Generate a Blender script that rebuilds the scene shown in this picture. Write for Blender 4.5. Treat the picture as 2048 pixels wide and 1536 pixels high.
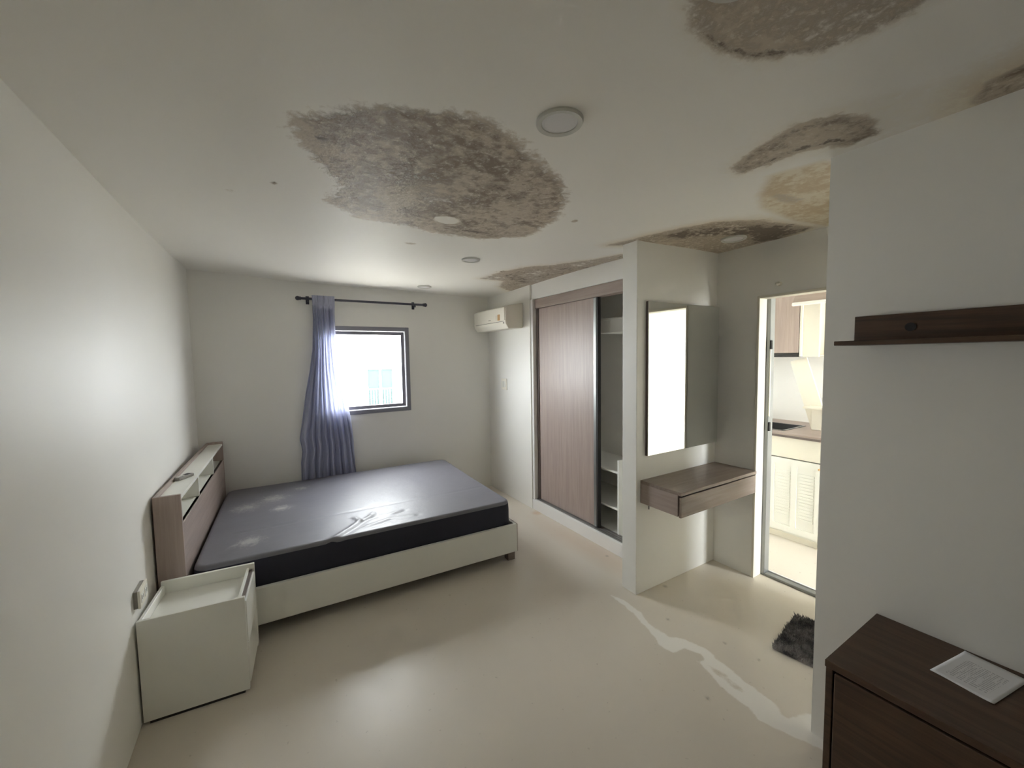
import bpy, bmesh, math, random
import numpy as np
from mathutils import Vector, Matrix

for o in list(bpy.data.objects):
    bpy.data.objects.remove(o)
S = bpy.context.scene
COL = S.collection
random.seed(4)

# ------------------------------------------------------------------ camera, sky, exposure
YAW, PITCH, ROLL, FPX, CAMZ = .5435, -.0665, -.0166, 802.09, 1.55
cam = bpy.data.cameras.new('camera')
cam.sensor_fit = 'HORIZONTAL'
cam.sensor_width = 36.0
cam.lens = FPX / 2048 * 36.0
cam.clip_start = .02
cam_o = bpy.data.objects.new('camera', cam)
COL.objects.link(cam_o)
fw = Vector((math.sin(YAW) * math.cos(PITCH), math.cos(YAW) * math.cos(PITCH), math.sin(PITCH)))
rt = Vector((math.cos(YAW), -math.sin(YAW), 0))
up = rt.cross(fw)
r2 = rt * math.cos(ROLL) + up * math.sin(ROLL)
u2 = -rt * math.sin(ROLL) + up * math.cos(ROLL)
m4 = Matrix((r2, u2, -fw)).transposed().to_4x4()
m4.translation = Vector((0, 0, CAMZ))
cam_o.matrix_world = m4
S.camera = cam_o

world = bpy.data.worlds.new('overcast_sky')
S.world = world
world.use_nodes = True
bg = world.node_tree.nodes['Background']
bg.inputs['Color'].default_value = (.97, .985, 1.0, 1)
bg.inputs['Strength'].default_value = 33.5
S.view_settings.view_transform = 'Standard'
S.view_settings.look = 'None'
S.view_settings.exposure = 0.0
S.view_settings.gamma = 1.0
S.view_settings.use_curve_mapping = False
S.cycles.max_bounces = 14
S.cycles.diffuse_bounces = 10
S.cycles.glossy_bounces = 4
S.cycles.transparent_max_bounces = 8
S.cycles.caustics_reflective = False
S.cycles.caustics_refractive = False
S.cycles.sample_clamp_indirect = 12.0
S.cycles.use_adaptive_sampling = True
S.cycles.adaptive_threshold = .18


def portal(name, loc, rot, sx, sy):
    """a sampling portal in a window opening (gives off no light of its own)"""
    l = bpy.data.lights.new(name, 'AREA')
    l.shape = 'RECTANGLE'
    l.size, l.size_y = sx, sy
    l.cycles.is_portal = True
    o = bpy.data.objects.new(name, l)
    o.location = loc
    o.rotation_euler = rot
    COL.objects.link(o)


# ------------------------------------------------------------------ measures of the place
XL, YB, ZC = -.5413, 4.216, 2.2693      # left wall, window wall, ceiling
XR = 2.2377                              # wall with the air conditioner and the closet
YP, XC = 1.7366, 1.9597                  # partition: face with the mirror, free end
YP2 = 1.855                              # partition: closet side
XD = 2.7977                              # wall with the kitchen doorway
XW, YE = 1.8248, .70                     # wall with the shelf, its free end
YF = -2.1                                # wall behind the camera
TOP = 2.42
WX0, WX1, WZ0, WZ1 = .40, 1.278, 1.005, 1.88   # bedroom window opening
portal('portal_window', ((WX0 + WX1) / 2, YB + .09, (WZ0 + WZ1) / 2), (-math.pi / 2, 0, 0), WX1 - WX0, WZ1 - WZ0)
portal('portal_kitchen', (3.38, -.88, 1.1), (math.pi / 2, 0, 0), .86, 2.1)


# ------------------------------------------------------------------ materials
def lin(c):
    return tuple(((v / 255) / 12.92 if v / 255 <= .04045 else ((v / 255 + .055) / 1.055) ** 2.4) for v in c) + (1,)


class NT:
    def __init__(self, name):
        self.m = bpy.data.materials.new(name)
        self.m.use_nodes = True
        self.t = self.m.node_tree
        self.b = self.t.nodes['Principled BSDF']

    def n(self, kind, **kw):
        x = self.t.nodes.new(kind)
        for k, v in kw.items():
            setattr(x, k, v)
        return x

    def link(self, a, b):
        self.t.links.new(a, b)

    def math(self, op, a, b=None, c=None, clamp=False):
        x = self.n('ShaderNodeMath', operation=op, use_clamp=clamp)
        for i, v in enumerate((a, b, c)):
            if v is None:
                continue
            if isinstance(v, (int, float)):
                x.inputs[i].default_value = v
            else:
                self.link(v, x.inputs[i])
        return x.outputs[0]

    def step(self, v, lo, hi):
        x = self.n('ShaderNodeMapRange', interpolation_type='SMOOTHSTEP')
        x.inputs['From Min'].default_value = lo
        x.inputs['From Max'].default_value = hi
        self.link(v, x.inputs['Value'])
        return x.outputs['Result']

    def mix(self, f, a, b):
        x = self.n('ShaderNodeMix', data_type='RGBA')
        if isinstance(f, (int, float)):
            x.inputs[0].default_value = f
        else:
            self.link(f, x.inputs[0])
        for i, v in ((6, a), (7, b)):
            if isinstance(v, tuple):
                x.inputs[i].default_value = v
            else:
                self.link(v, x.inputs[i])
        return x.outputs[2]

    def coord(self, scale=(1, 1, 1)):
        c = self.n('ShaderNodeTexCoord')
        mp = self.n('ShaderNodeMapping')
        mp.inputs['Scale'].default_value = scale
        self.link(c.outputs['Object'], mp.inputs['Vector'])
        return mp.outputs[0]

    def noise(self, vec, scale, detail=3, rough=.5, dist=0):
        x = self.n('ShaderNodeTexNoise')
        x.inputs['Scale'].default_value = scale
        x.inputs['Detail'].default_value = detail
        x.inputs['Roughness'].default_value = rough
        x.inputs['Distortion'].default_value = dist
        self.link(vec, x.inputs['Vector'])
        return x.outputs['Fac']

    def bump(self, h, strength, dist=.01):
        x = self.n('ShaderNodeBump')
        x.inputs['Strength'].default_value = strength
        x.inputs['Distance'].default_value = dist
        self.link(h, x.inputs['Height'])
        self.link(x.outputs[0], self.b.inputs['Normal'])

    def color(self, v):
        if isinstance(v, tuple):
            self.b.inputs['Base Color'].default_value = v
        else:
            self.link(v, self.b.inputs['Base Color'])


def plain(name, c, rough=.5, var=.04, scale=8, bump=0, metal=0, spec=None):
    """a colour with a slight procedural mottle"""
    k = NT(name)
    co = k.coord()
    n = k.noise(co, scale, 2)
    a = lin(c)
    d = tuple(x * (1 - var * 2.2) for x in a[:3]) + (1,)
    k.color(k.mix(n, d, a))
    k.b.inputs['Roughness'].default_value = rough
    k.b.inputs['Metallic'].default_value = metal
    if spec is not None:
        k.b.inputs['Specular IOR Level'].default_value = spec
    if bump:
        k.bump(k.noise(co, scale * 14, 3), bump, .004)
    return k.m


def wood(name, c, c2, axis=2, rough=.42, scale=1.0):
    k = NT(name)
    sc = [26 * scale] * 3
    sc[axis] = 1.3 * scale
    co = k.coord(tuple(sc))
    n = k.noise(co, 1.6, 4, .6, .6)
    n2 = k.noise(co, 6.0, 3, .6)
    f = k.math('ADD', k.math('MULTIPLY', n, .75), k.math('MULTIPLY', n2, .25))
    k.color(k.mix(k.step(f, .32, .70), lin(c2), lin(c)))
    k.b.inputs['Roughness'].default_value = rough
    return k.m


M = {}
M['wall'] = plain('wall_paint', (238, 237, 232), .46, .02, 2.2)
M['trim'] = plain('white_trim', (238, 237, 234), .35, .02, 5)
M['white'] = plain('white_laminate', (234, 234, 227), .32, .02, 4)
M['cream'] = plain('cream_laminate', (232, 227, 213), .4, .03, 4)
M['woodz'] = wood('greyed_oak_upright', (176, 160, 152), (160, 144, 136), 2)
M['woody'] = wood('greyed_oak_along', (168, 153, 145), (152, 137, 129), 1)
M['woodx'] = wood('greyed_oak_across', (142, 129, 120), (126, 112, 103), 0)
M['walnut'] = wood('walnut_laminate', (94, 70, 52), (68, 50, 37), 1, .5)
M['woodgrey'] = plain('taupe_edge_strip', (112, 100, 95), .4, .05, 10)
M['alu'] = plain('grey_aluminium', (150, 152, 150), .38, .04, 12, metal=.6)
M['darkalu'] = plain('flare_lightened_frame', (136, 136, 146), .45, .05, 12)  # dark frame, its colour lightened and blued to stand in for lens flare
M['dark'] = plain('dark_gap', (38, 35, 34), .6, .05, 12)
M['steel'] = plain('brushed_steel', (128, 128, 130), .3, .05, 10, metal=.9)
M['inner'] = plain('closet_white', (246, 246, 241), .35, .01, 4)
M['plastic'] = plain('ivory_plastic', (240, 236, 224), .35, .02, 6)
M['greyplastic'] = plain('grey_plastic', (150, 146, 138), .5, .04, 8)
M['diffuser'] = plain('lamp_diffuser', (222, 221, 222), .3, .01, 6)
M['lampring'] = plain('lamp_ring', (206, 206, 200), .4, .02, 6)
M['sticker'] = plain('ochre_sticker', (206, 164, 112), .5, .08, 60)
M['rod'] = plain('dark_rod', (70, 70, 82), .4, .04, 20)
M['facade'] = plain('pale_facade', (226, 226, 222), .8, .04, .6)
M['teal'] = plain('teal_shutter', (61, 71, 71), .9, .05, 2, spec=0)
M['ground'] = plain('concrete_ground', (176, 172, 164), .9, .08, .4)
M['tile_wall'] = plain('white_tile_wall', (245, 245, 242), .25, .02, 3)

k = NT('clear_glass')                       # thin pane
k.t.nodes.remove(k.b)
tr = k.n('ShaderNodeBsdfTransparent')
tr.inputs[0].default_value = (.97, .985, .985, 1)
gl = k.n('ShaderNodeBsdfGlossy')
gl.inputs['Roughness'].default_value = .02
fr = k.n('ShaderNodeFresnel')
fr.inputs[0].default_value = 1.35
mx = k.n('ShaderNodeMixShader')
geo = k.n('ShaderNodeNewGeometry')
k.link(k.math('MULTIPLY', fr.outputs[0], k.math('SUBTRACT', 1.0, geo.outputs['Backfacing'])), mx.inputs[0])
k.link(tr.outputs[0], mx.inputs[1])
k.link(gl.outputs[0], mx.inputs[2])
k.link(mx.outputs[0], k.t.nodes['Material Output'].inputs[0])
M['glass'] = k.m

k = NT('mirror_silver')
k.color((.86, .88, .86, 1))
k.b.inputs['Metallic'].default_value = 1
k.b.inputs['Roughness'].default_value = .012
M['mirror'] = k.m

# curtain: slate blue blackout cloth that lets a little daylight through
k = NT('slate_curtain_cloth')
co = k.coord((60, 60, 4))
k.color(k.mix(k.noise(co, 3, 3), lin((176, 179, 203)), lin((194, 197, 216))))
k.b.inputs['Roughness'].default_value = .8
tl = k.n('ShaderNodeBsdfTranslucent')
tl.inputs[0].default_value = lin((184, 188, 212))
ms = k.n('ShaderNodeMixShader')
ms.inputs[0].default_value = .25
k.link(k.b.outputs[0], ms.inputs[1])
k.link(tl.outputs[0], ms.inputs[2])
k.link(ms.outputs[0], k.t.nodes['Material Output'].inputs[0])
k.bump(k.noise(co, 14, 2), .1, .002)
M['curtain'] = k.m

# mattress: charcoal vinyl with chalky dust marks
k = NT('charcoal_vinyl')
co = k.coord()
n1 = k.noise(co, 3.2, 5, .62)
near = None
for cx, cy, rr in ((.47, 1.08, .17), (.68, 1.25, .09), (.53, .79, .11), (.37, .26, .13), (.30, .95, .16)):
    dn = k.n('ShaderNodeVectorMath', operation='DISTANCE')
    k.link(co, dn.inputs[0])
    dn.inputs[1].default_value = (cx, cy, .462)
    v = k.math('SUBTRACT', 1.0, k.math('DIVIDE', dn.outputs['Value'], rr), clamp=True)
    near = v if near is None else k.math('MAXIMUM', near, v)
spk = k.noise(k.coord((1.6, 1, 1)), 24, 5, .7, .5)
dust = k.step(k.math('ADD', k.math('MULTIPLY', near, .42), k.math('MULTIPLY', spk, .75)), .46, .82)
dust = k.math('MULTIPLY', dust, k.step(near, 0, .25))
base = k.mix(n1, lin((100, 99, 108)), lin((120, 119, 127)))
k.color(k.mix(k.math('MULTIPLY', dust, .6), base, lin((186, 182, 178))))
k.link(k.math('ADD', .47, k.math('MULTIPLY', dust, .2)), k.b.inputs['Roughness'])
k.b.inputs['Specular IOR Level'].default_value = .85
k.bump(k.math('ADD', k.noise(co, 7, 4, .55), k.math('MULTIPLY', k.noise(co, 160, 2), .04)), .16, .02)
M['vinyl'] = k.m
M['border'] = plain('navy_border_fabric', (40, 40, 54), .7, .06, 30)

# door mat: dark shaggy yarn
k = NT('charcoal_yarn')
co = k.coord()
n = k.noise(co, 12, 4, .7)
k.color(k.mix(k.step(n, .35, .68), lin((70, 71, 74)), lin((162, 157, 154))))
k.b.inputs['Roughness'].default_value = .95
M['yarn'] = k.m

# paper with faint printed lines
k = NT('printed_paper')
c = k.n('ShaderNodeTexCoord')
sp = k.n('ShaderNodeSeparateXYZ')
k.link(c.outputs['Object'], sp.inputs[0])
ln = k.math('FRACT', k.math('MULTIPLY', sp.outputs[0], 105))
on_line = k.math('LESS_THAN', ln, .42)
words = k.math('GREATER_THAN', k.noise(k.coord((18, 190, 1)), 1.0, 1), .44)
inx = k.math('LESS_THAN', k.math('ABSOLUTE', k.math('ADD', sp.outputs[0], .005)), .062)
iny = k.math('LESS_THAN', k.math('ABSOLUTE', sp.outputs[1]), .042)
f = k.math('MULTIPLY', k.math('MULTIPLY', on_line, words), k.math('MULTIPLY', inx, iny))
k.color(k.mix(k.math('MULTIPLY', f, .45), lin((226, 226, 228)), lin((96, 96, 104))))
k.b.inputs['Roughness'].default_value = .8
M['paper'] = k.m

# ceiling paint with mould: attribute r = brown mould, g = yellow water stain, b = black mould
k = NT('mouldy_ceiling_paint')
at = k.n('ShaderNodeAttribute', attribute_name='stain')
sp = k.n('ShaderNodeSeparateColor')
k.link(at.outputs['Color'], sp.inputs[0])
co = k.coord()
co_s = k.coord((1, 1.0, 1))
nb = k.noise(co_s, 5, 6, .62, .5)
nf = k.noise(co_s, 26, 5, .65, .3)
nv = k.noise(co_s, 60, 3, .6)
rag = k.math('ADD', k.math('MULTIPLY', k.math('SUBTRACT', nb, .5), .9), k.math('MULTIPLY', k.math('SUBTRACT', nf, .5), .9))
has = k.step(sp.outputs[0], .0, .12)
fr_ = k.math('MULTIPLY', k.step(k.math('ADD', sp.outputs[0], rag), .36, .66), has)
clean = k.mix(k.noise(co, 1.5, 3), lin((236, 234, 228)), lin((239, 237, 232)))
tone = k.math('ADD', k.math('MULTIPLY', nb, .55), k.math('MULTIPLY', nf, .45))
mould = k.mix(k.step(tone, .40, .58), lin((110, 92, 74)), lin((188, 175, 158)))
chips = k.step(k.math('ADD', k.math('MULTIPLY', nv, .6), k.math('MULTIPLY', nf, .4)), .55, .62)
mould = k.mix(k.math('MULTIPLY', chips, .7), mould, lin((205, 198, 186)))
yel = k.mix(k.step(tone, .42, .58), lin((190, 164, 120)), lin((222, 212, 188)))
fg = k.math('MULTIPLY', k.step(k.math('ADD', sp.outputs[1], k.math('MULTIPLY', rag, .5)), .12, .75), k.step(sp.outputs[1], 0, .1))
fb = k.math('MULTIPLY', k.step(k.math('ADD', sp.outputs[2], k.math('MULTIPLY', rag, 2.0)), .42, .80), k.step(sp.outputs[2], 0, .12))
c1 = k.mix(k.math('MULTIPLY', fg, .85), clean, yel)
c1 = k.mix(k.math('MULTIPLY', fr_, .92), c1, mould)
c1 = k.mix(k.math('MULTIPLY', fb, .85), c1, lin((82, 68, 56)))
k.color(c1)
k.b.inputs['Roughness'].default_value = .55
k.bump(k.math('MULTIPLY', fr_, k.math('ADD', nf, nv)), .25, .006)
M['ceiling'] = k.m

# polished porcelain floor; attribute r = dried white streak, g = rusty tinge, b = grime
k = NT('polished_beige_floor')
at = k.n('ShaderNodeAttribute', attribute_name='stain')
sp = k.n('ShaderNodeSeparateColor')
k.link(at.outputs['Color'], sp.inputs[0])
co = k.coord()
nb = k.noise(co, 14, 5, .6)
base = k.mix(k.noise(co, 1.1, 4, .6), lin((205, 197, 184)), lin((216, 209, 197)))
base = k.mix(k.math('MULTIPLY', sp.outputs[1], .6), base, lin((188, 150, 112)))
base = k.mix(k.math('MULTIPLY', k.step(k.noise(co, 42, 2), .70, .76), .25), base, lin((120, 108, 92)))
base = k.mix(k.math('MULTIPLY', sp.outputs[2], .5), base, lin((90, 78, 66)))
streak = k.math('MULTIPLY', k.step(k.math('ADD', sp.outputs[0], k.math('MULTIPLY', k.math('SUBTRACT', nb, .5), 1.2)), .33, .66), k.step(sp.outputs[0], 0, .15))
k.color(k.mix(k.math('MULTIPLY', streak, .8), base, lin((238, 236, 231))))
smear = k.math('MULTIPLY', k.step(k.noise(co, 2.3, 5, .6, .4), .35, .7), .05)
k.link(k.math('ADD', k.math('ADD', .31, smear), k.math('MULTIPLY', streak, .35)), k.b.inputs['Roughness'])
k.b.inputs['Specular IOR Level'].default_value = .45
M['floor'] = k.m


# ------------------------------------------------------------------ mesh helpers
def obj(name, bm, mat, parent=None, smooth=False):
    me = bpy.data.meshes.new(name)
    bmesh.ops.recalc_face_normals(bm, faces=bm.faces)
    bm.to_mesh(me)
    bm.free()
    me.materials.append(M[mat])
    if smooth:
        me.polygons.foreach_set('use_smooth', [True] * len(me.polygons))
    o = bpy.data.objects.new(name, me)
    COL.objects.link(o)
    if parent:
        o.parent = parent
    return o


def addbox(bm, x0, x1, y0, y1, z0, z1, bev=0.0, rot=None, piv=None, seg=1):
    r = bmesh.ops.create_cube(bm, size=1)
    vs = r['verts']
    for v in vs:
        v.co = Vector(((x0 + x1) / 2 + v.co.x * (x1 - x0), (y0 + y1) / 2 + v.co.y * (y1 - y0), (z0 + z1) / 2 + v.co.z * (z1 - z0)))
    if bev:
        ed = list({e for v in vs for e in v.link_edges})
        rr = bmesh.ops.bevel(bm, geom=ed, offset=bev, segments=seg, affect='EDGES', profile=.5)
        vs = list({v for f in rr['faces'] for v in f.verts} | {v for v in vs if v.is_valid})
    if rot is not None:
        bmesh.ops.rotate(bm, verts=vs, cent=Vector(piv or (0, 0, 0)), matrix=rot)
    return vs


def box(name, d, mat, parent=None, bev=.0015, rot=None, piv=None, seg=1):
    bm = bmesh.new()
    addbox(bm, *d, bev=bev, rot=rot, piv=piv, seg=seg)
    return obj(name, bm, mat, parent)


def boxes(name, ds, mat, parent=None, bev=0.0):
    bm = bmesh.new()
    for d in ds:
        addbox(bm, *d, bev=bev)
    return obj(name, bm, mat, parent)


def addcyl(bm, a, b, r1, r2=None, seg=20):
    a, b = Vector(a), Vector(b)
    d = b - a
    q = d.to_track_quat('Z', 'Y').to_matrix().to_4x4()
    q.translation = (a + b) / 2
    bmesh.ops.create_cone(bm, cap_ends=True, segments=seg, radius1=r1, radius2=r1 if r2 is None else r2, depth=d.length, matrix=q)


def cyl(name, a, b, r1, mat, parent=None, r2=None, seg=20):
    bm = bmesh.new()
    addcyl(bm, a, b, r1, r2, seg)
    o = obj(name, bm, mat, parent)
    return o


def lathe(name, prof, mat, parent=None, seg=40, flip=False):
    """prof: list of (radius, z)"""
    bm = bmesh.new()
    rings = []
    for r, z in prof:
        if r < 1e-6:
            rings.append([bm.verts.new((0, 0, z))])
        else:
            rings.append([bm.verts.new((r * math.cos(2 * math.pi * i / seg), r * math.sin(2 * math.pi * i / seg), z)) for i in range(seg)])
    for a, b in zip(rings, rings[1:]):
        for i in range(seg):
            j = (i + 1) % seg
            if len(a) == 1 and len(b) == 1:
                continue
            if len(a) == 1:
                bm.faces.new((a[0], b[i], b[j]))
            elif len(b) == 1:
                bm.faces.new((a[i], a[j], b[0]))
            else:
                bm.faces.new((a[i], a[j], b[j], b[i]))
    return obj(name, bm, mat, parent, smooth=False)


def thing(name, label, cat, loc=(0, 0, 0), rz=0, group=None):
    o = bpy.data.objects.new(name, None)
    o.empty_display_size = .1
    COL.objects.link(o)
    o.location = loc
    o.rotation_euler = (0, 0, rz)
    return tag(o, label, cat, group)


def tag(o, label, cat, group=None):
    o['label'] = label
    o['category'] = cat
    if group:
        o['group'] = group
    return o


def struct(o, label=None):
    o['kind'] = 'structure'
    if label:
        o['label'] = label
    return o


def sd_poly(X, Y, poly):
    """signed distance (negative inside) of grid points to a polygon"""
    P = np.array(poly, float)
    n = len(P)
    d = np.full(X.shape, 1e9)
    ins = np.zeros(X.shape, bool)
    for i in range(n):
        a, b = P[i], P[(i + 1) % n]
        e = b - a
        wx, wy = X - a[0], Y - a[1]
        t = np.clip((wx * e[0] + wy * e[1]) / max(e @ e, 1e-9), 0, 1)
        d = np.minimum(d, np.hypot(wx - e[0] * t, wy - e[1] * t))
        c = ((a[1] > Y) != (b[1] > Y))
        with np.errstate(divide='ignore', invalid='ignore'):
            xi = (b[0] - a[0]) * (Y - a[1]) / (b[1] - a[1] if b[1] != a[1] else 1e-9) + a[0]
        ins ^= (c & (X < xi))
    return np.where(ins, -d, d)


def blob(X, Y, cx, cy, rx, ry, ang=0):
    c, s = math.cos(ang), math.sin(ang)
    u = ((X - cx) * c + (Y - cy) * s) / rx
    v = (-(X - cx) * s + (Y - cy) * c) / ry
    return np.clip(1.3 - np.hypot(u, v), 0, 1)


def sheet(name, xs, ys, zf, stain, mat, up=True):
    X, Y = np.meshgrid(xs, ys)
    Z = zf(X, Y)
    nx, ny = len(xs), len(ys)
    co = np.stack([X, Y, Z], -1).reshape(-1, 3)
    i = np.arange((nx - 1) * (ny - 1))
    r, c = i // (nx - 1), i % (nx - 1)
    a = r * nx + c
    q = np.stack([a, a + 1, a + nx + 1, a + nx], -1)
    if not up:
        q = q[:, ::-1]
    me = bpy.data.meshes.new(name)
    me.vertices.add(len(co))
    me.vertices.foreach_set('co', co.ravel())
    me.loops.add(q.size)
    me.loops.foreach_set('vertex_index', q.ravel().astype(np.int32))
    me.polygons.add(len(q))
    me.polygons.foreach_set('loop_start', (np.arange(len(q)) * 4).astype(np.int32))
    me.update(calc_edges=True)
    me.polygons.foreach_set('use_smooth', [True] * len(q))
    rgb = stain(X, Y)
    at = me.attributes.new('stain', 'FLOAT_COLOR', 'POINT')
    at.data.foreach_set('color', np.concatenate([rgb.reshape(-1, 3), np.ones((len(co), 1))], 1).ravel().astype(np.float32))
    me.materials.append(M[mat])
    o = bpy.data.objects.new(name, me)
    COL.objects.link(o)
    return o


# ------------------------------------------------------------------ floor
STREAK = [(1.826, 1.824), (1.85, 1.726), (1.843, 1.601), (1.801, 1.509), (1.799, 1.454), (1.811, 1.365), (1.863, 1.308), (1.896, 1.199), (1.87, 1.141), (1.864, 1.06), (1.849, .979), (1.846, .867), (1.815, .811), (1.803, .776), (1.874, .76), (1.96, .702), (1.80, .60), (1.748, .706), (1.727, .77), (1.706, .838), (1.732, .893), (1.728, .957), (1.737, 1.033), (1.767, 1.102), (1.785, 1.167), (1.757, 1.204), (1.738, 1.278), (1.718, 1.356), (1.762, 1.458), (1.795, 1.569), (1.815, 1.701)]


def floor_stain(X, Y):
    s = np.clip(.62 - sd_poly(X, Y, STREAK) / .035, 0, 1)
    s *= 1 - np.clip(.75 - sd_poly(X, Y, [(1.745, 1.27), (1.80, 1.262), (1.832, 1.20), (1.815, 1.175), (1.765, 1.205), (1.735, 1.23)]) / .03, 0, 1)
    s *= 1 - .6 * np.clip(.8 - sd_poly(X, Y, [(1.80, 1.13), (1.815, 1.05), (1.80, .93), (1.785, .95), (1.775, 1.05)]) / .03, 0, 1)
    rust = blob(X, Y, 2.21, 3.22, .05, .05) + .5 * blob(X, Y, 2.15, 2.4, .14, .7)
    gr = np.zeros_like(X)
    for cx, cy, r in ((2.17, 2.21, .016), (2.2, 1.70, .018), (1.62, 1.02, .011), (2.02, 1.18, .010), (2.05, 1.02, .009), (1.93, 1.47, .011)):
        gr = np.maximum(gr, np.clip(1.2 - np.hypot(X - cx, Y - cy) / r, 0, 1))
    return np.stack([s, np.clip(rust, 0, 1), gr], -1)


xs = np.unique(np.concatenate([np.linspace(XL - .1, 1.6, 60), np.linspace(1.6, 2.25, 74), np.linspace(2.25, XD + .17, 20)]))
ys = np.unique(np.concatenate([np.linspace(YF - .1, .55, 50), np.linspace(.55, 2.3, 180), np.linspace(2.3, YB + .1, 60)]))
struct(sheet('floor', xs, ys, lambda X, Y: X * 0, floor_stain, 'floor'), 'polished beige floor with a dried white streak')
struct(box('floor_slab', (XL - .12, 4.5, YF - .12, YB + .12, -.16, -.004), 'ground', bev=0))

# ------------------------------------------------------------------ ceiling
S1 = [(.12, 1.38), (.21, 1.28), (.34, 1.20), (.5, 1.14), (.62, 1.13), (.74, 1.19), (.89, 1.27), (1.06, 1.35), (1.20, 1.5), (1.31, 1.74), (1.33, 2.03), (1.14, 2.19), (.88, 2.20), (.63, 2.16), (.42, 2.15), (.28, 2.02), (.30, 1.81), (.21, 1.66), (.14, 1.5)]
S2 = [(.77, .55), (.83, .59), (.94, .60), (1.03, .585), (1.10, .54), (1.17, .48), (1.20, .41), (1.21, .33), (1.18, .22), (1.0, .1), (.8, .2), (.74, .4)]
S3 = [(1.58, .92), (1.51, .79), (1.48, .66), (1.53, .57), (1.64, .53), (1.76, .55), (1.77, .62), (1.70, .66), (1.66, .74), (1.66, .84), (1.65, .93)]
S4 = [(1.80, .88), (1.84, .74), (1.95, .70), (2.75, .80), (2.75, 1.06), (2.51, 1.10), (2.13, 1.08), (1.95, 1.0)]
S5 = [(1.88, 1.90), (1.94, 1.66), (2.02, 1.48), (2.12, 1.32), (2.34, 1.20), (2.72, 1.12), (2.80, 1.3), (2.80, 1.74), (2.43, 1.80), (1.96, 1.86)]
S5B = [(2.0, 1.62), (2.08, 1.48), (2.18, 1.36), (2.40, 1.24), (2.72, 1.16), (2.79, 1.35), (2.76, 1.46), (2.5, 1.40), (2.35, 1.50), (2.18, 1.62)]
S6 = [(1.67, 3.29), (1.72, 2.95), (1.80, 2.72), (1.95, 2.56), (2.08, 2.30), (2.14, 2.04), (2.27, 2.0), (2.30, 2.6), (2.30, 3.3), (2.25, 3.72), (2.0, 3.52), (1.92, 3.28)]
S7 = [(1.70, .30), (1.66, .20), (1.72, .05), (1.84, .05), (1.84, .33), (1.79, .34)]


def ceil_stain(X, Y):
    z = np.zeros_like(X)
    r, g, b = z.copy(), z.copy(), z.copy()
    d1 = sd_poly(X, Y, S1)
    m = np.clip(.62 - d1 / .16, 0, .95)
    m *= 1 - .28 * blob(X, Y, .62, 1.72, .30, .26)
    m *= 1 - blob(X, Y, .827, 1.995, .062, .05) ** .4
    r = np.maximum(r, m)
    b = np.maximum(b, .34 * np.clip(1 - np.abs(d1 + .10) / .09, 0, 1) * (Y < 1.75))
    for cx, cy, rx, ry in ((.19, 1.46, .035, .05), (.25, 1.47, .03, .05), (.24, 1.6, .03, .045), (.45, 1.37, .06, .04), (.85, 1.52, .09, .06), (.62, 1.95, .10, .06), (1.05, 2.10, .14, .04), (1.2, 1.85, .05, .04), (.98, 1.57, .07, .07)):
        b = np.maximum(b, .62 * blob(X, Y, cx, cy, rx, ry))
    g = np.maximum(g, .30 * np.clip(1 - d1 / .16, 0, 1) * (Y > 1.9))
    # faint marks on the clean paint
    for cx, cy, rx, ry, s in ((.053, 1.918, .022, .03, .75), (.021, 1.314, .04, .03, .36), (-.105, 2.10, .045, .05, .36), (.79, 2.51, .05, .04, .55), (1.422, 1.682, .022, .03, .75), (.66, 1.10, .05, .03, .42), (.78, 1.16, .05, .03, .42)):
        r = np.maximum(r, s * blob(X, Y, cx, cy, rx, ry))
    d2 = sd_poly(X, Y, S2)
    r = np.maximum(r, np.clip(.50 - d2 / .10, 0, .62))
    b = np.maximum(b, .62 * np.clip(1 - np.abs(d2 + .014) / .022, 0, 1) * (X > .86))
    g = np.maximum(g, .35 * np.clip(1 - d2 / .09, 0, 1))
    d3 = sd_poly(X, Y, S3)
    r = np.maximum(r, np.clip(.62 - d3 / .08, 0, .92))
    b = np.maximum(b, .46 * np.clip(1 - np.abs(d3 + .02) / .03, 0, 1))
    g = np.maximum(g, .34 * np.clip(1 - d3 / .14, 0, 1))
    g = np.maximum(g, .30 * np.clip(1 - sd_poly(X, Y, [(1.45, .6), (1.6, .36), (1.8, .2), (1.84, .6), (1.7, .66)]) / .10, 0, 1))
    d4 = sd_poly(X, Y, S4)
    g = np.maximum(g, np.clip(.62 - d4 / .10, 0, .72))
    r = np.maximum(r, .52 * blob(X, Y, 2.1, .98, .25, .06))
    d5 = sd_poly(X, Y, S5)
    r = np.maximum(r, np.clip(.50 - d5 / .12, 0, .64))
    g = np.maximum(g, .5 * np.clip(1 - d5 / .14, 0, 1))
    b = np.maximum(b, np.clip(.46 - sd_poly(X, Y, S5B) / .16, 0, .74))
    d6 = sd_poly(X, Y, S6)
    r = np.maximum(r, np.clip(.50 - d6 / .14, 0, .62))
    b = np.maximum(b, .42 * np.clip(.4 - d6 / .2, 0, 1))
    g = np.maximum(g, .4 * np.clip(1 - d6 / .16, 0, 1))
    d7 = sd_poly(X, Y, S7)
    r = np.maximum(r, np.clip(.55 - d7 / .08, 0, .8))
    g = np.maximum(g, .6 * np.clip(1 - d7 / .25, 0, 1))
    return np.stack([r, g, b], -1)


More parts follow.
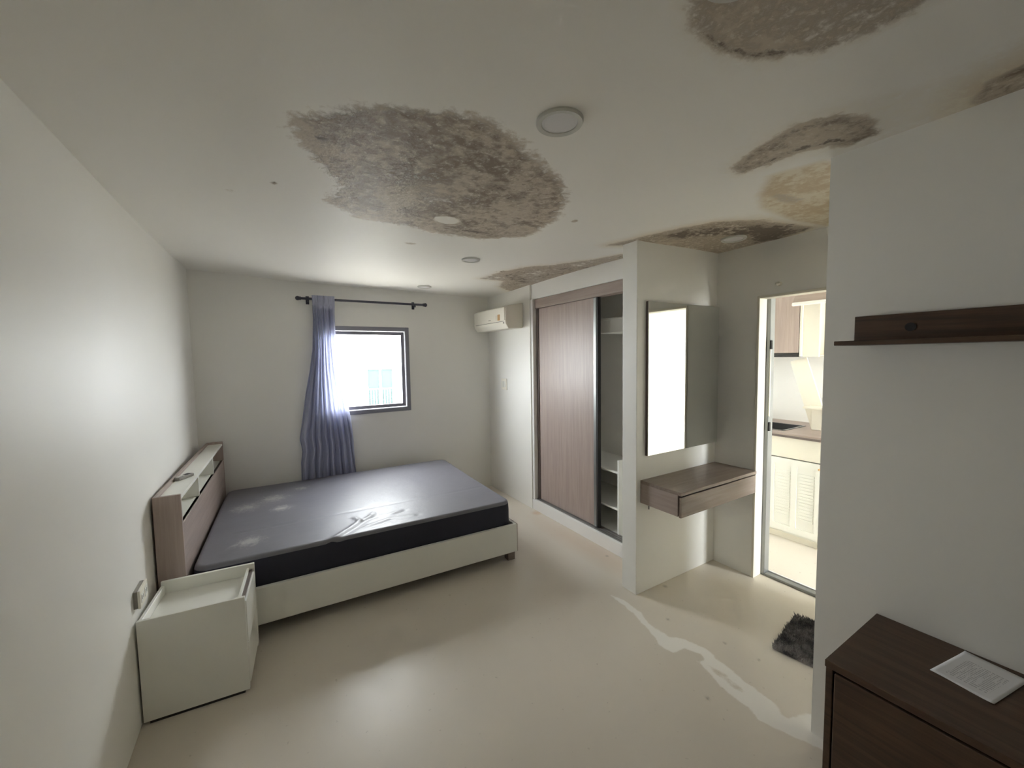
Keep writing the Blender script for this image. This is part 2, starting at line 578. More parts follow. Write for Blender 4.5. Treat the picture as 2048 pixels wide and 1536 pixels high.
def ceil_z(X, Y):
    """the damp plasterboard is not flat: it lifts at one corner and sags by the partition"""
    z = ZC + X * 0
    z += .040 * np.exp(-((X - XL) / .6) ** 2 - ((Y - YB) / .9) ** 2)
    z -= .022 * np.exp(-((X - XR) / .9) ** 2 - ((Y - YB) / .9) ** 2)
    z -= .020 * np.exp(-((X - XC) / .45) ** 2 - ((Y - YP2) / .45) ** 2)
    z -= .006 * np.exp(-((X - .75) / .5) ** 2 - ((Y - 1.7) / .5) ** 2)
    return z


xs = np.linspace(XL - .05, XD + .05, 230)
ys = np.unique(np.concatenate([np.linspace(YF - .05, 0, 40), np.linspace(0, YB + .05, 300)]))
struct(sheet('ceiling', xs, ys, ceil_z, ceil_stain, 'ceiling', up=False), 'white ceiling with brown and black mould patches')
struct(box('ceiling_slab', (XL - .12, 4.5, YF - .12, YB + .12, TOP, TOP + .12), 'wall', bev=0))

# ------------------------------------------------------------------ walls
T = .12
TB = .075                                   # thin precast window wall
struct(box('wall_left', (XL - T, XL, YF - T, YB + T, 0, TOP), 'wall', bev=0))
struct(box('wall_front', (XL, XD, YF - T, YF, 0, TOP), 'wall', bev=0))
struct(boxes('wall_back', [(XL, WX0, YB, YB + TB, 0, TOP), (WX1, 4.45, YB, YB + TB, 0, TOP), (WX0, WX1, YB, YB + TB, 0, WZ0), (WX0, WX1, YB, YB + TB, WZ1, TOP)], 'wall'))
YJ = 3.34                                   # where the closet begins
struct(boxes('wall_right', [(XR, XR + .10, YJ, YB, 0, TOP)], 'wall'))
struct(box('trim_1', (XR + .02, XR + .10, YP2, YJ, 2.115, TOP), 'trim', bev=.001))          # beam above the closet
struct(box('trim_2', (XR + .004, XR + .13, YP2, YJ, 0, .105), 'trim', bev=.002))            # kerb under the closet
struct(box('trim_3', (XR + .010, XR + .10, YJ - .035, YJ, .105, 2.115), 'trim', bev=.002))  # upright at the closet's far side
struct(box('wall_partition', (XC, XD, YP, YP2, 0, TOP), 'wall', bev=.002))
struct(box('wall_closet', (XD, XD + .08, YP2, YB, 0, TOP), 'wall', bev=0))
DY0, DY1, DZ = .74, 1.452, 1.922
struct(boxes('wall_kitchen_doorway', [(XD, XD + .085, DY1, YP2, 0, TOP), (XD, XD + .085, -.75, DY0, 0, TOP), (XD, XD + .085, DY0, DY1, DZ, TOP)], 'wall'))
struct(boxes('wall_right_front', [(XW, XW + .1, YF, YE, 0, TOP), (XW + .1, XD, YE - .1, YE, 0, TOP)], 'wall'))

# ------------------------------------------------------------------ bedroom window
w = thing('window_1', 'small square window with dark frame beside the curtain', 'window')
w['kind'] = 'structure'
fo = .042
for nm, d in (('frame_stile', (WX0, WX0 + fo, YB - .012, YB + .06, WZ0, WZ1)), ('frame_stile', (WX1 - fo, WX1, YB - .012, YB + .06, WZ0, WZ1)),
              ('frame_rail', (WX0 + fo, WX1 - fo, YB - .012, YB + .06, WZ1 - fo, WZ1)), ('frame_rail', (WX0 + fo, WX1 - fo, YB - .012, YB + .06, WZ0, WZ0 + fo))):
    box(nm, d, 'darkalu', w, .003)
a0, a1, b0, b1 = WX0 + fo + .004, WX1 - fo - .004, WZ0 + fo + .004, WZ1 - fo - .004
sb = .034
for nm, d in (('sash_stile', (a0, a0 + sb, YB + .014, YB + .040, b0, b1)), ('sash_stile', (a1 - sb, a1, YB + .014, YB + .040, b0, b1)),
              ('sash_rail', (a0 + sb, a1 - sb, YB + .014, YB + .040, b1 - sb, b1)), ('sash_rail', (a0 + sb, a1 - sb, YB + .014, YB + .040, b0, b0 + sb))):
    box(nm, d, 'darkalu', w, .002)
box('pane', (a0 + sb - .004, a1 - sb + .004, YB + .025, YB + .029, b0 + sb - .004, b1 - sb + .004), 'glass', w, 0)

# ------------------------------------------------------------------ kitchen doorway
d1 = thing('door_1', 'open kitchen doorway with cream jambs and grey metal track', 'doorway')
d1['kind'] = 'structure'
box('jamb', (XD - .006, XD + .088, DY1 - .012, DY1 + .004, 0, DZ + .004), 'cream', d1, .002)
box('jamb', (XD - .006, XD + .088, DY0 - .004, DY0 + .012, 0, DZ + .004), 'cream', d1, .002)
box('head', (XD - .006, XD + .088, DY0 + .012, DY1 - .012, DZ - .012, DZ + .004), 'cream', d1, .002)
box('metal_frame', (XD + .090, XD + .150, DY1 - .035, DY1 + .03, 0, DZ), 'alu', d1, .003)
box('metal_frame', (XD + .090, XD + .150, DY0 - .03, DY0 + .03, 0, DZ), 'alu', d1, .003)
box('threshold', (XD + .090, XD + .135, DY0 + .03, DY1 - .035, 0, .018), 'alu', d1, .003)
box('track_rib', (XD + .139, XD + .150, DY0 + .03, DY1 - .035, 0, .024), 'trim', d1, .001)
for z in (1.605, 1.05):
    box('latch', (XD + .088, XD + .106, DY1 - .046, DY1 - .034, z - .03, z + .03), 'dark', d1, .002)
box('slot_strip', (XD + .0895, XD + .098, DY1 - .041, DY1 - .034, 1.12, 1.58), 'plastic', d1, .001)

# ------------------------------------------------------------------ bed
TH = math.radians(-1.9)
bed = thing('bed', 'low white double bed frame with grey oak shelf headboard', 'bed', (-.531, 2.60, 0), TH)
HW = 1.56
box('headboard_end', (0, .112, 0, .018, 0, .880), 'woodz', bed)
box('headboard_end', (0, .112, HW - .018, HW, 0, .880), 'woodz', bed)
box('headboard_back', (0, .012, .018, HW - .018, .1, .880), 'woody', bed)
box('headboard_top', (.012, .109, .018, HW - .018, .846, .862), 'white', bed)
box('shelf_floor', (.012, .106, .018, HW - .018, .706, .722), 'white', bed)
for yy in (.50, 1.06):
    box('divider', (.012, .106, yy, yy + .016, .722, .846), 'white', bed)
box('shelf_back', (.012, .016, .018, HW - .018, .722, .846), 'white', bed, 0)
box('headboard_panel', (.090, .110, .018, HW - .018, .20, .722), 'woody', bed)
box('side_rail', (.112, 2.085, 0, .025, .075, .288), 'white', bed, .002)
box('side_rail', (.112, 2.085, HW - .025, HW, .075, .288), 'white', bed, .002)
box('foot_rail', (2.062, 2.085, .025, HW - .025, .075, .288), 'white', bed, .002)
box('platform', (.112, 2.062, .025, HW - .025, .22, .245), 'woodx', bed, 0)
for lx in (.16, 2.02):
    for ly in (.03, HW - .09):
        box('leg', (lx, lx + .06, ly, ly + .06, 0, .0755), 'woodx', bed, .002)
box('foot_cap', (2.085, 2.089, 0, HW, .075, .288), 'woodz', bed, .001)

# mattress: rounded slab with a slight crown, a seam line and a few puckers
bm = bmesh.new()
L0, L1, W0, W1, Z0, Z1 = .128, 2.058, .032, 1.528, .2455, .462
NX, NY = 120, 96
RC, RE = .075, .022


def inset(u, v, s):
    """point of a rounded rectangle shrunk by s"""
    x = L0 + u * (L1 - L0)
    y = W0 + v * (W1 - W0)
    return x, y


def corner(x, y):
    cx = min(max(x, L0 + RC), L1 - RC)
    cy = min(max(y, W0 + RC), W1 - RC)
    dx, dy = x - cx, y - cy
    if dx and dy:
        m = max(abs(dx), abs(dy))
        l = math.hypot(dx, dy)
        return cx + dx * m / l, cy + dy * m / l
    return x, y


def ridge(x, y, pts, wd):
    best = 9
    for (ax, ay), (bx, by) in zip(pts, pts[1:]):
        ex, ey = bx - ax, by - ay
        t = min(max(((x - ax) * ex + (y - ay) * ey) / (ex * ex + ey * ey), 0), 1)
        best = min(best, math.hypot(x - ax - ex * t, y - ay - ey * t))
    return math.exp(-(best / wd) ** 2)


PUCK = [[(.80, .03), (.93, .15), (1.00, .24), (.98, .31)], [(1.00, .24), (1.08, .28), (1.10, .34)], [(1.08, .28), (1.20, .25), (1.28, .28)], [(1.02, .12), (1.18, .17), (1.34, .15)]]
SEAM = [(.30, .44), (2.0, .47)]


def top_z(x, y):
    z = Z1 + .004 * math.sin(x * 2.3 + .5) * math.sin(y * 2.9)
    z -= .0035 * ridge(x, y, SEAM, .012)
    for i, p in enumerate(PUCK):
        z += (.009 if i == 0 else .006) * ridge(x, y, p, .016)
        z -= .004 * ridge(x - .03, y + .012, p, .018)
    e = min(x - L0, L1 - x, y - W0, W1 - y)
    if e < RE:
        z -= RE - math.sqrt(max(RE * RE - (RE - e) ** 2, 0))
    return z


us = np.concatenate([[0, .002, .005, .009, .013], np.linspace(.018, .982, NX), [.987, .991, .995, .998, 1]])
vs_ = np.concatenate([[0, .002, .006, .011, .016], np.linspace(.022, .978, NY), [.984, .989, .994, .998, 1]])
gridv = []
for v in vs_:
    row = []
    for u in us:
        x, y = inset(u, v, 0)
        z = top_z(x, y)
        cx_, cy_ = corner(x, y)
        row.append(bm.verts.new((cx_, cy_, z)))
    gridv.append(row)
for j in range(len(vs_) - 1):
    for i in range(len(us) - 1):
        bm.faces.new((gridv[j][i], gridv[j][i + 1], gridv[j + 1][i + 1], gridv[j + 1][i]))
loop = gridv[0][:] + [r[-1] for r in gridv[1:]] + gridv[-1][-2::-1] + [r[0] for r in gridv[-2:0:-1]]
ntop = len(bm.faces)
prev = loop
for zz, off in ((Z0 + .14, .003), (Z0 + .05, .003), (Z0 + .012, 0), (Z0, -.012)):
    new = []
    for v in loop:
        d = Vector((v.co.x - (L0 + L1) / 2, v.co.y - (W0 + W1) / 2, 0))
        dn = Vector((math.copysign(1, d.x) if abs(d.x) > (L1 - L0) / 2 - RC else 0, math.copysign(1, d.y) if abs(d.y) > (W1 - W0) / 2 - RC else 0, 0))
        new.append(bm.verts.new((v.co.x + dn.x * off, v.co.y + dn.y * off, zz)))
    for i in range(len(loop)):
        j = (i + 1) % len(loop)
        bm.faces.new((prev[i], prev[j], new[j], new[i]))
    prev = new
bm.faces.new(prev)
bm.faces.ensure_lookup_table()
for f in bm.faces[ntop:]:
    f.material_index = 1
mt = obj('mattress', bm, 'vinyl', None, smooth=True)
mt.data.materials.append(M['border'])
mt.location = bed.location
mt.rotation_euler = bed.rotation_euler
tag(mt, 'dark charcoal vinyl mattress lying bare on the white bed frame', 'mattress')

# small remote-like holder left on the headboard
cr = thing('remote_control', 'small grey remote lying on top of the headboard', 'remote', (-.468, 3.03, .8625), math.radians(58))
box('body', (-.055, .055, -.02, .02, 0, .018), 'greyplastic', cr, .004, seg=2)
box('screen', (.012, .045, -.014, .014, .018, .0192), 'dark', cr, 0)
for i in range(3):
    box('button', (-.045 + i * .018, -.034 + i * .018, -.008, .008, .018, .0205), 'white', cr, .001)

# ------------------------------------------------------------------ nightstand
ns = thing('nightstand', 'white bedside cabinet with a tray top between bed and camera', 'nightstand', (-.533, 2.213, 0), math.radians(-4.5))
ND, NW = .385, .335
box('side_panel', (0, ND, 0, .016, .012, .462), 'white', ns)
box('side_panel', (0, ND + .004, NW - .016, NW, .012, .474), 'white', ns)
box('back_panel', (0, .014, .016, NW - .016, .012, .455), 'white', ns)
box('tray_board', (.014, ND - .03, .016, NW - .016, .400, .414), 'white', ns)
box('tray_lip', (ND - .030, ND - .018, .016, NW - .016, .385, .455), 'white', ns)
box('bottom_board', (.014, ND - .02, .016, NW - .016, .03, .046), 'white', ns)
dr = box('drawer', (ND - .014, ND + .003, .019, NW - .019, .235, .432), 'white', ns)
box('finger_groove', (ND - .018, ND - .004, .018, NW - .018, .432, .444), 'woodgrey', dr, 0)
box('drawer', (ND - .014, ND + .003, .019, NW - .019, .035, .230), 'white', ns)
for yy in (.0, NW - .016):
    box('foot', (.02, ND - .02, yy + .003, yy + .013, 0, .0125), 'dark', ns, 0)

# ------------------------------------------------------------------ wall outlets
ou = thing('wall_outlet', 'white double power outlet low on the left wall', 'outlet', (XL - .008, 2.24, .505))
box('shaded_side', (0, .022, 0, .115, 0, .075), 'greyplastic', ou, .002)  # grey colour stands in for shade on the white plate's side
box('face_plate', (.022, .032, -.002, .117, -.002, .077), 'plastic', ou, .003, seg=2)
for yy in (.03, .085):
    bx_ = box('socket', (.032, .0335, yy - .02, yy + .02, .018, .058), 'white', ou, .0005)
    for dy in (-.008, .008):
        box('slot', (.0335, .0338, yy + dy - .002, yy + dy + .002, .03, .046), 'dark', bx_, 0)
sw = thing('light_switch', 'white wall switch below the air conditioner', 'switch', (XR, 3.805, 1.19))
box('back_plate', (-.009, 0, 0, .115, 0, .125), 'plastic', sw, .003, seg=2)
for i in range(2):
    box('rocker', (-.0125, -.009, .02 + i * .04, .055 + i * .04, .03, .095), 'white', sw, .001)

# ------------------------------------------------------------------ curtain and rod
rod = thing('curtain_rod', 'dark metal curtain rod mounted above the window', 'curtain rod')
RY, RZ = 4.150, 2.118
cyl('rod', (.275, RY, RZ), (1.425, RY, RZ), .011, 'rod', rod)
for x0, s in ((.275, -1), (1.425, 1)):
    bm = bmesh.new()
    addcyl(bm, (x0 - s * .002, RY, RZ), (x0 + s * .012, RY, RZ), .016)
    bmesh.ops.create_uvsphere(bm, u_segments=16, v_segments=10, radius=.02, matrix=Matrix.Translation((x0 + s * .024, RY, RZ)))
    obj('finial', bm, 'rod', rod, True)
for x0 in (.335, 1.335):
    bm = bmesh.new()
    addbox(bm, x0 - .012, x0 + .012, RY + .008, YB, RZ - .008, RZ + .008, .001)
    addbox(bm, x0 - .014, x0 + .014, YB - .006, YB, RZ - .045, RZ + .03, .001)
    addbox(bm, x0 - .006, x0 + .006, RY - .012, RY + .012, RZ - .030, RZ - .010, .001)
    obj('bracket', bm, 'rod', rod)

# cloth profile: (height, left edge, right edge)
PROF = [(2.15, .363, .560), (1.95, .366, .556), (1.65, .352, .556), (1.45, .322, .578), (1.26, .284, .618), (1.01, .244, .655), (.90, .226, .668), (.82, .212, .676), (.76, .222, .680), (.70, .229, .680), (.60, .212, .684), (.50, .209, .688), (.30, .205, .70), (.06, .205, .705)]
bm = bmesh.new()
NU, NV = 150, 90
rows = []
for j in range(NV + 1):
    z = 2.15 - j / NV * 2.09
    for (z1, l1, r1), (z2, l2, r2_) in zip(PROF, PROF[1:]):
        if z2 <= z <= z1 + 1e-6:
            t = (z1 - z) / (z1 - z2)
            l, rr = l1 + (l2 - l1) * t, r1 + (r2_ - r1) * t
            break
    amp = .014 + .010 * min(1, (2.15 - z) / 1.4)
    row = []
    for i in range(NU + 1):
        u = i / NU
        ph = 2 * math.pi * 8.5 * (u + .018 * math.sin(3 * z + 5 * u))
        y = 4.163 + amp * math.sin(ph) + .006 * math.sin(ph * .37 + z * 2.1)
        if z > 2.09:                                     # the heading is slotted onto the rod
            y = RY + (.0165 if i % 2 else .0155) * (-1) - .004 * math.sin(ph)
        elif z > 2.0:
            f = (z - 2.0) / .09
            y = y * (1 - f) + (RY - .016 - .004 * math.sin(ph)) * f
        x = l + (rr - l) * u + .004 * math.sin(ph * .5 + z * 4)
        row.append(bm.verts.new((x, min(y, 4.207), z)))
    rows.append(row)
for j in range(NV):
    for i in range(NU):
        bm.faces.new((rows[j][i], rows[j][i + 1], rows[j + 1][i + 1], rows[j + 1][i]))
cu = obj('curtain', bm, 'curtain', None, True)
tag(cu, 'slate blue curtain hanging bunched at the left of the window', 'curtain')

# ------------------------------------------------------------------ air conditioner
ac = thing('air_conditioner', 'white split air conditioner high on the right wall', 'air conditioner', (0, 0, 0))
ACP = [(2.036, 2.053), (2.06, 2.068), (2.236, 2.10), (2.236, 1.87), (2.225, 1.845), (2.063, 1.838), (2.030, 1.885), (2.026, 1.91)]


def prism_y(name, prof, y0, y1, mat, parent, bev=.006):
    bm = bmesh.new()
    a = [bm.verts.new((x, y0, z)) for x, z in prof]
    b = [bm.verts.new((x, y1, z)) for x, z in prof]
    bm.faces.new(a)
    bm.faces.new(b[::-1])
    n = len(prof)
    for i in range(n):
        bm.faces.new((a[i], a[(i + 1) % n], b[(i + 1) % n], b[i]))
    if bev:
        bmesh.ops.bevel(bm, geom=list(bm.edges), offset=bev, segments=2, affect='EDGES', profile=.5)
    return obj(name, bm, mat, parent)


prism_y('housing', ACP, 3.46, 4.165, 'plastic', ac)
bm = bmesh.new()
addbox(bm, 2.021, 2.034, 3.472, 4.153, 1.918, 2.050, .004, seg=2)
obj('front_panel', bm, 'plastic', ac)
rot = Matrix.Rotation(math.radians(35), 3, 'Y')
box('air_flap', (2.026, 2.034, 3.50, 4.125, 1.845, 1.905), 'plastic', ac, .002, rot=Matrix.Rotation(math.radians(-33), 3, 'Y'), piv=(2.03, 3.8, 1.905))
box('outlet_slot', (2.0245, 2.030, 3.50, 4.125, 1.9085, 1.9135), 'greyplastic', ac, 0)
box('energy_sticker', (2.0203, 2.0212, 3.560, 3.610, 1.925, 1.985), 'sticker', ac, 0)
box('energy_sticker', (2.0205, 2.0212, 3.615, 3.655, 1.930, 1.980), 'cream', ac, 0)
box('maker_mark', (2.0205, 2.0212, 3.76, 3.81, 1.937, 1.944), 'greyplastic', ac, 0)
box('display_window', (2.0265, 2.0285, 3.49, 3.51, 1.888, 1.905), 'greyplastic', ac, 0, rot=None)

# ------------------------------------------------------------------ built-in wardrobe
wd = thing('wardrobe', 'built-in wardrobe with one grey oak sliding door half open', 'wardrobe')
CX0 = XR + .03
box('top_rail', (CX0 + .005, CX0 + .09, YP2, YJ - .036, 2.025, 2.114), 'woody', wd)
sd = box('sliding_door', (CX0 + .030, CX0 + .052, 2.485, 3.296, .112, 2.024), 'woodz', wd, .001)
box('edge_profile', (CX0 + .022, CX0 + .058, 2.455, 2.487, .110, 2.024), 'alu', sd, .002)
box('edge_profile', (CX0 + .020, CX0 + .056, 3.272, 3.302, .110, 2.024), 'woodgrey', sd, .002)
box('pull_strip', (CX0 + .024, CX0 + .060, 2.437, 2.455, .110, 2.024), 'dark', sd, .002)
bt = box('bottom_track', (CX0 - .004, CX0 + .085, YP2 + .002, YJ - .04, .105, .1085), 'alu', wd, 0)
for i in range(3):
    box('track_rib', (CX0 + .010 + i * .026, CX0 + .014 + i * .026, YP2 + .004, YJ - .044, .1085, .1115), 'woodgrey', bt, 0)
box('base_board', (XR + .131, XD - .002, YP2 + .002, YB - .01, .08, .098), 'inner', wd)
box('back_board', (XD - .016, XD - .002, YP2 + .002, YB - .01, .098, 2.26), 'inner', wd, 0)
box('side_board', (XR + .11, XD - .016, YJ + .02, YJ + .038, .098, 2.24), 'inner', wd, 0)
box('divider', (2.345, XD - .016, 2.255, 2.273, .098, .714), 'inner', wd)
for z in (.595, .292):
    box('shelf', (2.362, XD - .016, 2.273, YJ + .018, z, z + .016), 'inner', wd)
box('top_shelf', (2.44, XD - .016, 2.20, YJ + .018, 1.845, 1.862), 'inner', wd)
box('top_shelf_apron', (2.44, 2.456, 2.20, 2.585, 1.742, 1.845), 'inner', wd)
box('top_shelf_apron', (2.456, XD - .016, 2.585, 2.601, 1.742, 1.845), 'inner', wd)

# ------------------------------------------------------------------ mirror and vanity
mr = thing('wall_mirror', 'frameless mirror hanging on the partition above the drawer shelf', 'mirror')
box('backing', (2.040, 2.790, YP - .016, YP, .905, 1.886), 'woodgrey', mr, .001)
box('mirror_glass', (2.041, 2.789, YP - .0215, YP - .0162, .906, 1.885), 'mirror', mr, .001)
vn = thing('wall_drawer_shelf', 'floating grey oak dressing shelf with a drawer under the mirror', 'shelf')
VY = 1.440
box('top_board', (1.995, XD - .001, VY - .004, YP - .001, .732, .752), 'woodx', vn)
box('side_board', (1.995, 2.012, VY + .02, YP - .001, .605, .732), 'woody', vn)
box('side_board', (XD - .018, XD - .001, VY + .02, YP - .001, .605, .732), 'woody', vn)
box('bottom_board', (2.012, XD - .018, VY + .02, YP - .001, .605, .620), 'woodx', vn)
box('drawer_front', (2.000, XD - .003, VY, VY + .016, .600, .722), 'woodx', vn, .002)
cyl('screw', (2.035, 1.70, .605), (2.035, 1.70, .565), .004, 'steel', vn, seg=10)

# ------------------------------------------------------------------ ceiling lights
def downlight(x, y, label, r=.073):
    t = thing('downlight', label, 'ceiling light', (x, y, float(ceil_z(np.array(x), np.array(y)))), 0, 'round recessed ceiling lights')
    lathe('trim_ring', [(r, .002), (r, -.004), (r * .96, -.010), (r * .76, -.0085), (r * .74, -.004)], 'lampring', t)
    lathe('diffuser', [(r * .755, .001), (r * .755, -.0055), (r * .6, -.0072), (0, -.0078)], 'diffuser', t)
    return t


downlight(.797, 1.012, 'large round ceiling light nearest, right of the big mould patch')
downlight(1.30, 2.705, 'round ceiling light between big mould patch and window wall', .068)
downlight(1.352, 3.88, 'round ceiling light closest to the window', .068)
downlight(2.516, 1.464, 'round ceiling light amid black mould above the mirror niche', .073)
downlight(.785, .452, 'round ceiling light cut off by the top of the photo', .073)

# ------------------------------------------------------------------ knob above the doorway
hk = thing('round_hook', 'small round white hook on the wall above the kitchen doorway', 'hook', (XD, 1.323, 1.986))
bm = bmesh.new()
addcyl(bm, (0, 0, 0), (-.008, 0, 0), .014)
obj('base', bm, 'cream', hk)
bm = bmesh.new()
addcyl(bm, (-.008, 0, 0), (-.022, 0, 0), .007)
bmesh.ops.create_uvsphere(bm, u_segments=14, v_segments=10, radius=.012, matrix=Matrix.Translation((-.028, 0, 0)))
obj('tip', bm, 'plastic', hk, True)

# ------------------------------------------------------------------ door mat
mat_r = thing('door_mat', 'shaggy charcoal door mat on the floor before the kitchen doorway', 'mat', (2.41, .905, 0), math.radians(9))
box('backing', (-.20, .20, -.18, .15, .001, .008), 'yarn', mat_r, 0)
bm = bmesh.new()
rng = random.Random(8)
for i in range(5200):
    x, y = rng.uniform(-.205, .205), rng.uniform(-.185, .155)
    a = rng.uniform(0, 6.283)
    h, wd_ = rng.uniform(.010, .024), rng.uniform(.002, .0035)
    lx, ly = rng.uniform(-.012, .012), rng.uniform(-.012, .012)
    p0 = Vector((x, y, .006))
    s = Vector((math.cos(a), math.sin(a), 0)) * wd_
    s2 = Vector((-s.y, s.x, 0))
    vb = [bm.verts.new(p0 + s), bm.verts.new(p0 - s * .5 + s2), bm.verts.new(p0 - s * .5 - s2)]
    tp = bm.verts.new(p0 + Vector((lx, ly, h)))
    for q in range(3):
        bm.faces.new((vb[q], vb[(q + 1) % 3], tp))
pl = obj('pile', bm, 'yarn', mat_r)
pl['kind'] = 'stuff'

# ------------------------------------------------------------------ shelf and cabinet on the right wall
sh = thing('wall_shelf', 'brown wall shelf with a back board on the right wall', 'shelf')
box('shelf_board', (XW - .175, XW - .001, -1.05, .606, 1.571, 1.586), 'walnut', sh)
bb = box('back_board', (XW - .020, XW - .001, -1.05, .603, 1.586, 1.674), 'walnut', sh)
lo = lathe('cable_hole', [(.014, 0), (.014, .0012), (.010, .0012), (0, .0006)], 'dark', bb, 18)
lo.rotation_euler = (0, -math.pi / 2, 0)
lo.location = (XW - .020, .455, 1.628)

tv = thing('low_cabinet', 'dark brown low cabinet against the right wall', 'cabinet')
TX, TY0, TY1, TZ = 1.412, -.95, .512, .612
box('top_board', (TX, XW - .002, TY0, TY1, TZ - .022, TZ), 'walnut', tv)
box('end_board', (TX + .003, XW - .002, TY1 - .020, TY1 - .002, .0, TZ - .022), 'walnut', tv)
box('end_board', (TX + .003, XW - .002, TY0 + .002, TY0 + .020, .0, TZ - .022), 'walnut', tv)
box('bottom_board', (TX + .02, XW - .02, TY0 + .02, TY1 - .02, .05, .068), 'walnut', tv)
box('back_board', (XW - .012, XW - .002, TY0 + .02, TY1 - .02, .068, TZ - .022), 'walnut', tv)
for i in range(3):
    y0 = TY0 + .022 + i * .473
    box('door', (TX, TX + .018, y0, y0 + .469, .06, TZ - .030), 'walnut', tv, .002)

bm = bmesh.new()
PN = 14
pw, ph_ = .098, .064
pv = []
for j in range(PN + 1):
    row = []
    for i in range(PN + 1):
        x, y = (i / PN * 2 - 1) * pw, (j / PN * 2 - 1) * ph_
        z = .0012 + .006 * max(0, (x / pw - .55)) ** 2 + .007 * max(0, -y / ph_ - .6) ** 2 + .0008 * math.sin(x * 40) * math.sin(y * 50)
        row.append(bm.verts.new((x, y, z)))
    pv.append(row)
for j in range(PN):
    for i in range(PN):
        bm.faces.new((pv[j][i], pv[j][i + 1], pv[j + 1][i + 1], pv[j + 1][i]))
pp = obj('paper_sheet', bm, 'paper', None, True)
pp.location = (1.703, .250, TZ)
pp.rotation_euler = (0, 0, math.radians(-10))
so = pp.modifiers.new('thickness', 'SOLIDIFY')
so.thickness = .0006
tag(pp, 'white printed sheet of paper lying on the dark cabinet', 'paper')

# ------------------------------------------------------------------ kitchen beyond the doorway
KX, KY0, KY1 = 4.32, -.75, 2.15
struct(box('floor_kitchen', (XD + .152, KX, KY0, KY1, -.003, .004), 'floor', bev=0))
struct(box('wall_kitchen_back', (KX, KX + .1, KY0 - .1, KY1 + .1, 0, TOP), 'tile_wall', bev=0))
struct(box('wall_kitchen_side', (XD + .085, KX, KY1, KY1 + .1, 0, TOP), 'tile_wall', bev=0))
struct(boxes('wall_kitchen_front', [(XD, 2.95, KY0 - .1, KY0, 0, TOP), (3.81, KX, KY0 - .1, KY0, 0, TOP), (2.95, 3.81, KY0 - .1, KY0, 2.15, TOP), (2.95, 3.81, KY0 - .1, KY0, 0, .05)], 'wall'))
w2 = thing('window_2', 'tall bright balcony window of the kitchen', 'window')
w2['kind'] = 'structure'
for nm, d in (('frame_stile', (2.95, 2.98, KY0 - .07, KY0 - .02, .05, 2.15)), ('frame_stile', (3.78, 3.81, KY0 - .07, KY0 - .02, .05, 2.15)),
              ('frame_rail', (2.98, 3.78, KY0 - .07, KY0 - .02, 2.12, 2.15)), ('frame_rail', (2.98, 3.78, KY0 - .07, KY0 - .02, .05, .08))):
    box(nm, d, 'alu', w2, .002)
box('pane', (2.98, 3.78, KY0 - .047, KY0 - .043, .08, 2.12), 'glass', w2, 0)

FX = 3.60                                   # front of the base units
bc = thing('kitchen_base_cabinet', 'beige kitchen base cabinet with white louvred doors', 'cabinet')
box('apron', (FX, FX + .018, 1.0, KY1 - .001, .690, .858), 'cream', bc)
box('upright', (FX, FX + .018, 1.0, 1.352, .0, .690), 'woodz', bc)
box('end_board', (FX + .018, KX - .001, 1.0, 1.018, 0, .858), 'woodz', bc)
box('floor_board', (FX + .02, KX - .001, 1.02, KY1 - .001, .05, .07), 'white', bc)
box('plinth', (FX + .02, FX + .036, 1.02, KY1 - .001, 0, .05), 'cream', bc)
for y0 in (1.354, 1.754):
    wdt = .396
    dd = bpy.data.objects.new('door', None)
    COL.objects.link(dd)
    dd.parent = bc
    y1 = y0 + wdt if y0 + wdt < KY1 else KY1 - .002
    boxes('door_frame', [(FX - .014, FX + .004, y0, y0 + .05, .078, .684), (FX - .014, FX + .004, y1 - .05, y1, .078, .684), (FX - .014, FX + .004, y0 + .05, y1 - .05, .634, .684), (FX - .014, FX + .004, y0 + .05, y1 - .05, .078, .128), (FX - .014, FX + .004, (y0 + y1) / 2 - .02, (y0 + y1) / 2 + .02, .128, .634)], 'white', dd)
    box('door_panel', (FX - .006, FX - .002, y0 + .05, y1 - .05, .128, .634), 'white', dd, 0)
    bm = bmesh.new()
    for c0, c1 in ((y0 + .06, (y0 + y1) / 2 - .03), ((y0 + y1) / 2 + .03, y1 - .06)):
        for s in range(15):
            z = .20 + s * .026
            addbox(bm, FX - .011, FX - .006, c0, c1, z, z + .016)
    lv = obj('louvre_slats', bm, 'white', dd)
    lv['kind'] = 'stuff'
    box('knob', (FX - .026, FX - .014, y0 + .018, y0 + .032, .640, .654), 'sticker', dd, .003)

SX0, SX1, SY0, SY1 = 3.70, 4.06, 1.70, 2.06
ct = boxes('kitchen_worktop', [(FX - .02, SX0, .98, KY1 - .001, .860, .892), (SX1, KX - .001, .98, KY1 - .001, .860, .892), (SX0, SX1, .98, SY0, .860, .892), (SX0, SX1, SY1, KY1 - .001, .860, .892)], 'woody')
tag(ct, 'pale brown kitchen worktop seen through the doorway', 'worktop')
box('edge_band', (FX - .0215, FX - .0199, .98, KY1 - .001, .861, .878), 'woodgrey', ct, 0)
sk = thing('kitchen_sink', 'steel sink basin sunk into the kitchen worktop', 'sink')
boxes('rim', [(SX0 - .018, SX0, SY0 - .018, SY1 + .018, .892, .896), (SX1, SX1 + .018, SY0 - .018, SY1 + .018, .892, .896), (SX0, SX1, SY0 - .018, SY0, .892, .896), (SX0, SX1, SY1, SY1 + .018, .892, .896)], 'steel', sk)
boxes('basin', [(SX0, SX0 + .003, SY0, SY1, .72, .892), (SX1 - .003, SX1, SY0, SY1, .72, .892), (SX0, SX1, SY0, SY0 + .003, .72, .892), (SX0, SX1, SY1 - .003, SY1, .72, .892), (SX0, SX1, SY0, SY1, .717, .72)], 'steel', sk)

